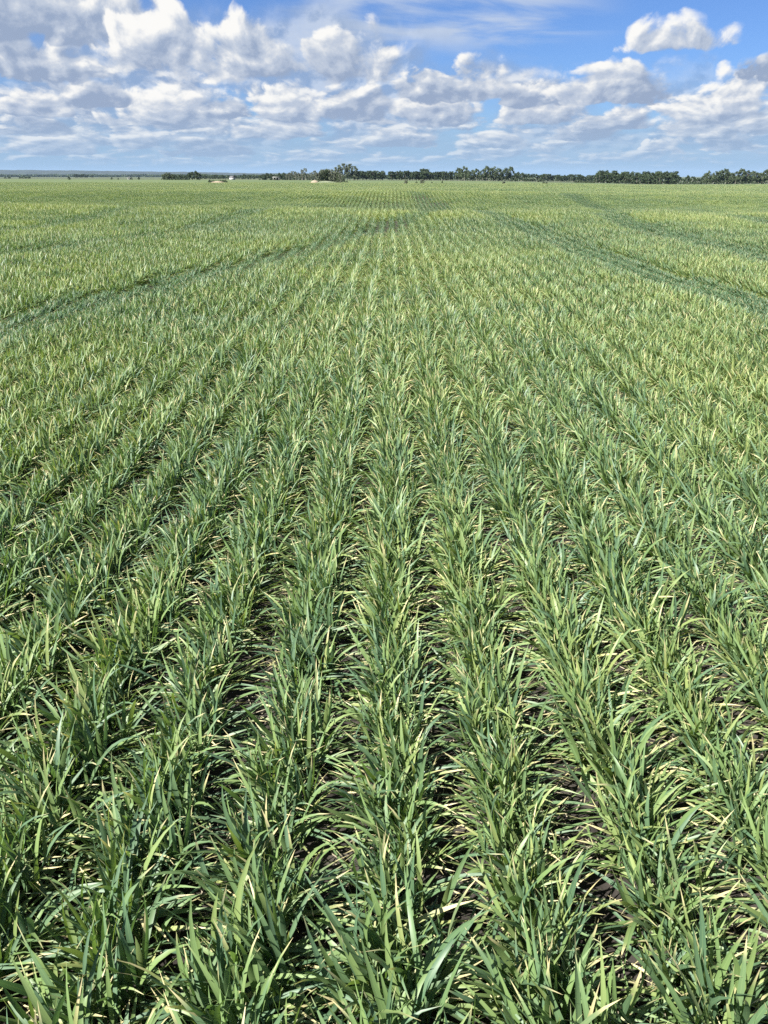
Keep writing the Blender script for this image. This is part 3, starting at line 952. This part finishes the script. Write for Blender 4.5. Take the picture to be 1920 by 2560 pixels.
belt(K_BELT, 1360, 1502, 5.0, 900, 14, 6.2, .6, 'hazy tree in the distant belt behind the green rise', 'trees of the distant hazy belt')
belt(K_BLUFF, 1492, 1692, 7.0, 545, 14, 5.9, .9, 'dark bushy aspen with a pale trunk in the big bluff at the field edge', 'aspens of the big dark bluff')
belt(K_BLUFF, 1500, 1690, 10.0, 565, 8, 6.4, .8, 'tall aspen standing behind the front trees of the big dark bluff', 'back trees of the big dark bluff')
belt(K_BLUFF, 1690, 1762, 7.0, 585, 8, 4.6, .6, 'low dark tree in the dip between the big bluff and the tall thin poplars', 'low trees between the bluffs')
belt(K_POP, 1764, 1960, 9.0, 570, 10, 7.6, .9, 'tall thin poplar with a bare pale trunk and small open crown', 'tall thin poplars')
belt(K_BLUFF, 1768, 1990, 9.0, 585, 8, 4.6, .7, 'low dark tree behind the trunks of the tall thin poplars', 'low trees behind the thin poplars')
big = plant(K_BIG, 866, 615, 10.6, 'tall broad grey-green cottonwood clump standing above all other trees', 'tree')
big.rotation_euler = (0, 0, 0)
plant(K_WISP, 844, 622, 8.4, 'slender pale tree leaning against the tall broad cottonwood', 'tree', wide=1.2)
belt(K_WISP, 738, 788, 7.5, 640, 10, 6.2, 1.3, 'pale feathery willow between the shed and the dirt mound', 'pale feathery willows')
belt(K_WISP, 716, 740, 8.0, 655, 8, 5.2, .8, 'thin bare-topped pale willow beside the dark low shrubs', 'thin bare-topped willows')
belt(K_DARKSHRUB, 652, 790, 8.0, 690, 12, 3.9, .7, 'dark shrub in the hedge below the pale willows', 'dark hedge shrubs', category='shrub')
belt(K_BLUFF, 700, 726, 9.0, 690, 8, 5.0, .5, 'dark round-topped tree standing beside the open shed', 'round-topped trees by the shed')
belt(K_DARKSHRUB, 505, 640, 7.5, 1000, 30, 3.8, .9, 'dark shrub in the far hedge behind the white-walled hut', 'far hedge shrubs', category='shrub')
for px, h in ((474, 3.8), (481, 4.3), (489, 4.6), (497, 3.6)):
    plant(K_BLUFF, px, 520, h, 'dark tree in the small clump beyond the sandy bank', 'tree', 'small clump beyond the sandy bank')
for px, h in ((408, 3.0), (415, 3.6), (423, 3.7), (431, 3.0)):
    plant(K_SHRUB, px, 540, h, 'green rounded bush in the leafy thicket at the field edge', 'bush', 'leafy thicket at the field edge')
belt(K_DARKSHRUB, 436, 470, 6.5, 600, 15, 2.3, .4, 'low dark shrub between the leafy thicket and the small clump of trees', 'low shrubs between thicket and clump', category='shrub')
plant(K_DARKSHRUB, 171, 560, 1.7, 'single round dark bush alone on the open grass', 'bush')
for px, h in ((278, 1.5), (294, 1.1), (327, 1.5), (346, 1.7)):
    plant(K_DARKSHRUB, px, 640, h, 'small low bush in the scattered line along the far grass', 'bush', 'scattered small bushes')
for px in (188, 194, 200, 206, 211, 216, 229):
    plant(K_BELT, px, 1900, U(5.5, 7.5), 'far tree of the small hazy grove below the blue ridge', 'tree', 'small hazy grove', 1.6)
for px in (12, 22, 50, 58, 66, 72):
    plant(K_DARKSHRUB, px, 1050, U(1.6, 2.6), 'low scrub on the pale far field edge', 'shrub', 'low scrub on the far field edge', 1.8)

# the earth mound with its shrubs
def mound(name, px, Y, wx, wy, h, mat, label, category, seed=1, n=22):
    X, Y, Z = place(px, Y)
    g = np.linspace(-1, 1, n)
    A, B = np.meshgrid(g, g)
    r = np.hypot(A, B)
    hz = h * np.clip(1 - r ** 1.6, 0, 1) ** .8 + (fbm(A * 3 + seed, B * 3, seed, 3) - .5) * h * .35 * np.clip(1.2 - r, 0, 1) - .25 * sstep(r, .9, 1.2)
    V = np.stack([A * wx / 2, B * wy / 2, hz], -1).reshape(-1, 3)
    ii = np.arange(n * n).reshape(n, n)
    F = np.stack([ii[:-1, :-1], ii[:-1, 1:], ii[1:, 1:], ii[1:, :-1]], -1).reshape(-1, 4)
    o = link(bpy.data.objects.new(name, mesh_np(name, V, F, [mat], smooth=True)))
    o.location = (X, Y, Z)
    return tag(o, label, category)
M_GRASSY = simple_mat('dry_grass', (0.085, 0.105, 0.065), (0.14, 0.155, 0.10), 2.0, 0.95)
M_BROWN = simple_mat('brown_weeds', (0.075, 0.065, 0.035), (0.13, 0.105, 0.055), 2.0, 0.95)
mound('dirt_mound', 786, 288, 3.4, 3.4, 1.0, M_SAND, 'bare pale dirt mound in front of the shrub thicket', 'mound', 3)
mound('grassy_mound', 815, 286, 8.0, 4.0, .75, M_GRASSY, 'low grey-green grassy mound at the foot of the shrub thicket', 'mound', 6)
for px, Y, h, k in ((797, 291, 2.6, K_PALESHRUB), (803, 293, 3.0, K_SHRUB), (809, 295, 3.3, K_PALESHRUB), (816, 294, 3.5, K_SHRUB), (822, 296, 3.4, K_SHRUB), (828, 294, 3.3, K_PALESHRUB), (834, 295, 2.9, K_SHRUB), (840, 293, 2.7, K_PALESHRUB), (846, 292, 2.3, K_SHRUB), (852, 291, 1.8, K_PALESHRUB), (858, 290, 1.1, K_SHRUB)):
    if k is K_SHRUB:
        plant(k, px, Y, h + 1.1, 'dense green shrub of the thicket growing on the grassy mound', 'shrub', 'green shrubs of the mound thicket', .62)
    else:
        plant(k, px, Y, h + 1.1, 'pale upright shrub of the thicket growing on the grassy mound', 'shrub', 'pale shrubs of the mound thicket', .85)
plant(K_SHRUB, 867, 290, .7, 'tiny shrub alone beside the mound thicket', 'shrub')
# sandy bank with a strip of brown weeds behind
mound('sandy_bank', 543, 262, 5.6, 3.6, .62, M_SAND, 'long bare sandy bank showing pale in the green field', 'bank', 9)
for px in range(522, 570, 4):
    plant(K_DARKSHRUB, px, 269 + U(-1, 1), U(.7, 1.1), 'brownish weed clump along the top of the sandy bank', 'weeds', 'weeds on the sandy bank', .8)
# bushes standing out in the crop
plant(K_PALESHRUB, 1014, 228, 1.0, 'wide grey-green bush alone in the crop nearest the long shelterbelt gap', 'bush', wide=1.9)
plant(K_PALESHRUB, 1057, 228, 1.25, 'largest grey-green bush standing in the crop', 'bush', wide=1.7)
plant(K_SHRUB, 1042, 229, .7, 'low green bush touching the largest grey-green bush in the crop', 'bush', wide=1.2)
plant(K_SHRUB, 1080, 230, .65, 'little green bush between the largest bush and the tiny spruce', 'bush')
plant(K_SHRUB, 1090, 230, .40, 'very low green clump beside the tiny spruce', 'bush', wide=1.6)
plant(K_CONE, 1106, 230, .95, 'tiny dark conical spruce standing in the crop', 'spruce')
plant(K_PALESHRUB, 1260, 236, .95, 'grey bush alone in the crop in front of the tall poplars', 'bush', wide=1.5)
plant(K_DARKSHRUB, 1361, 262, .62, 'low dark oblong bush in the crop before the distant belt', 'bush', wide=1.7)
plant(K_DARKSHRUB, 1368, 262, .62, 'low dark bush joined to the oblong bush before the distant belt', 'bush', wide=1.5)
for px in range(1440, 1490, 6):
    plant(K_SHRUB, px, 470 + U(-3, 3), U(.7, 1.1), 'yellow-green weed clump in the strip leading to the big dark bluff', 'weeds', 'weed strip by the big bluff', 1.6)

# ------------------------------------------------------------------ small farm buildings
M_WALL = simple_mat('pale_wall', (0.36, 0.355, 0.33), (0.46, 0.45, 0.43), 1.5, 0.7)
M_ROOF = simple_mat('dark_roof', (0.06, 0.06, 0.065), (0.10, 0.10, 0.105), 1.0, 0.6)
M_PALEROOF = simple_mat('pale_roof', (0.50, 0.50, 0.48), (0.62, 0.62, 0.60), 1.0, 0.5)
def box(name, parent, c, s, mat):
    x, y, z = c; a, b, h = s[0] / 2, s[1] / 2, s[2] / 2
    V = [(x + i * a, y + j * b, z + k * h) for k in (-1, 1) for j in (-1, 1) for i in (-1, 1)]
    F = [(0, 2, 3, 1), (4, 5, 7, 6), (0, 1, 5, 4), (2, 6, 7, 3), (0, 4, 6, 2), (1, 3, 7, 5)]
    return link(bpy.data.objects.new(name, mesh_np(name, V, F, [mat])), parent)
def gable(name, parent, w, d, z0, h, over, mat):
    V = []
    for y in (-d / 2 - over, d / 2 + over):
        V += [(-w / 2 - over, y, z0 - .1), (w / 2 + over, y, z0 - .1), (0, y, z0 + h), (-w / 2 - over, y, z0 + .05), (w / 2 + over, y, z0 + .05), (0, y, z0 + h + .15)]
    F = [(0, 2, 8, 6), (2, 1, 7, 8), (3, 9, 11, 5), (5, 11, 10, 4), (0, 3, 5, 2), (2, 5, 4, 1), (6, 8, 11, 9), (8, 7, 10, 11), (0, 6, 9, 3), (1, 4, 10, 7)]
    return link(bpy.data.objects.new(name, mesh_np(name, V, F, [mat])), parent)
def building(name, px, Y, label, w, d, h, rh, roofm, rz):
    X, Y, Z = place(px, Y)
    e = link(bpy.data.objects.new(name, None)); e.location = (X, Y, Z); e.rotation_euler = (0, 0, rz)
    tag(e, label, 'building')
    box('wall', e, (0, 0, h / 2 - .2), (w, d, h + .4), M_WALL)
    gable('roof', e, w, d, h, rh, .25, roofm)
    box('door', e, (w * .2, -d / 2 - .03, 1.0), (.95, .06, 2.0), M_BARK)
    return e
building('farm_hut', 580, 820, 'small white-walled farm hut with a dark gabled roof', 3.6, 4.6, 2.0, 1.4, M_ROOF, R(60))
building('low_shed', 322, 800, 'small pale-roofed shed on the far grass beside low bushes', 3.4, 3.0, 1.4, .7, M_PALEROOF, R(15))
X, Y, Z = place(690, 660)
e = link(bpy.data.objects.new('open_shed', None)); e.location = (X, Y, Z); tag(e, 'pale flat-roofed open shed on posts beside dark trees', 'building')
for i in (-2.4, 0, 2.4):
    for j in (-1.4, 1.4):
        box('post', e, (i, j, 1.0), (.22, .22, 2.3), M_WALL)
box('roof', e, (0, 0, 2.28), (5.6, 3.6, .26), M_PALEROOF)
box('back_wall', e, (0, 1.62, 1.0), (5.0, .12, 2.2), M_BROWN)

# ------------------------------------------------------------------ distant woods, ridge and the air
rs = np.random.default_rng(99)
def wood(name, px0, px1, Y, H, n, size, mat, label):
    X0 = place(px0, Y)[0]; X1 = place(px1, Y)[0]
    x = rs.uniform(X0, X1, n); y = Y + rs.uniform(-30, 30, n)
    top = H * (0.55 + 0.75 * fbm(x / 22.0, x * 0 + Y, 17, 3))
    z = terrain(x, y) + top * rs.random(n) ** .6
    V, F = cards(np.stack([x, y, z], 1), size, rs)
    o = link(bpy.data.objects.new(name, mesh_np(name, V, F, [mat])))
    return tag(o, label, 'woods', kind='stuff')
wood('distant_woods', 430, 1000, 1500, 6.0, 15000, 1.5, M_DARKFOL, 'dark distant woods behind the hedges')
wood('distant_woods', -60, 520, 3300, 9.0, 12000, 3.0, M_DARKFOL, 'hazy woods in front of the blue ridge')

nx_ = 260
xs = np.linspace(-5200, -300, nx_)
ys = np.array([5600, 5750, 5900, 6100, 6400, 6800, 7300])
prof = np.array([0, .45, .8, .97, 1.0, .8, .2])
A, B = np.meshgrid(xs, ys)
crest = 16 + 26 * sstep(-A, 500, 2900) + (fbm(A / 420, B / 500, 71, 4) - .5) * 14
Zr = -16 + (crest + 10) * prof[:, None] + (vnoise(A / 28, B / 28, 5) - .5) * 5
V = np.stack([A, B, Zr], -1).reshape(-1, 3)
ii = np.arange(nx_ * len(ys)).reshape(len(ys), nx_)
F = np.stack([ii[:-1, :-1], ii[:-1, 1:], ii[1:, 1:], ii[1:, :-1]], -1).reshape(-1, 4)
M_RIDGE = simple_mat('wooded_ridge', (0.010, 0.017, 0.015), (0.024, 0.034, 0.026), 0.01, 0.95)
ridge = link(bpy.data.objects.new('ridge', mesh_np('ridge', V, F, [M_RIDGE], smooth=False)))
tag(ridge, 'long low wooded ridge blue with distance', 'ridge', kind='structure')

def haze_box():
    x0, x1, y0, y1, z0, z1 = -9300, 9300, -60, 9300, -25, 50
    Vh = [(x, y, z) for z in (z0, z1) for y in (y0, y1) for x in (x0, x1)]
    Fh = [(0, 2, 3, 1), (4, 5, 7, 6), (0, 1, 5, 4), (2, 6, 7, 3), (0, 4, 6, 2), (1, 3, 7, 5)]
    m, N, o = new_mat('haze_air')
    v = N.n('ShaderNodeVolumePrincipled')
    v.inputs['Color'].default_value = (0.50, 0.70, 1.0, 1)
    v.inputs['Density'].default_value = 0.000026
    v.inputs['Anisotropy'].default_value = 0.0
    N.t.links.new(v.outputs[0], o.inputs['Volume'])
    ob = link(bpy.data.objects.new('haze', mesh_np('haze', Vh, Fh, [m])))
    tag(ob, 'thin pale haze over the far land', 'haze', kind='stuff')
haze_box()
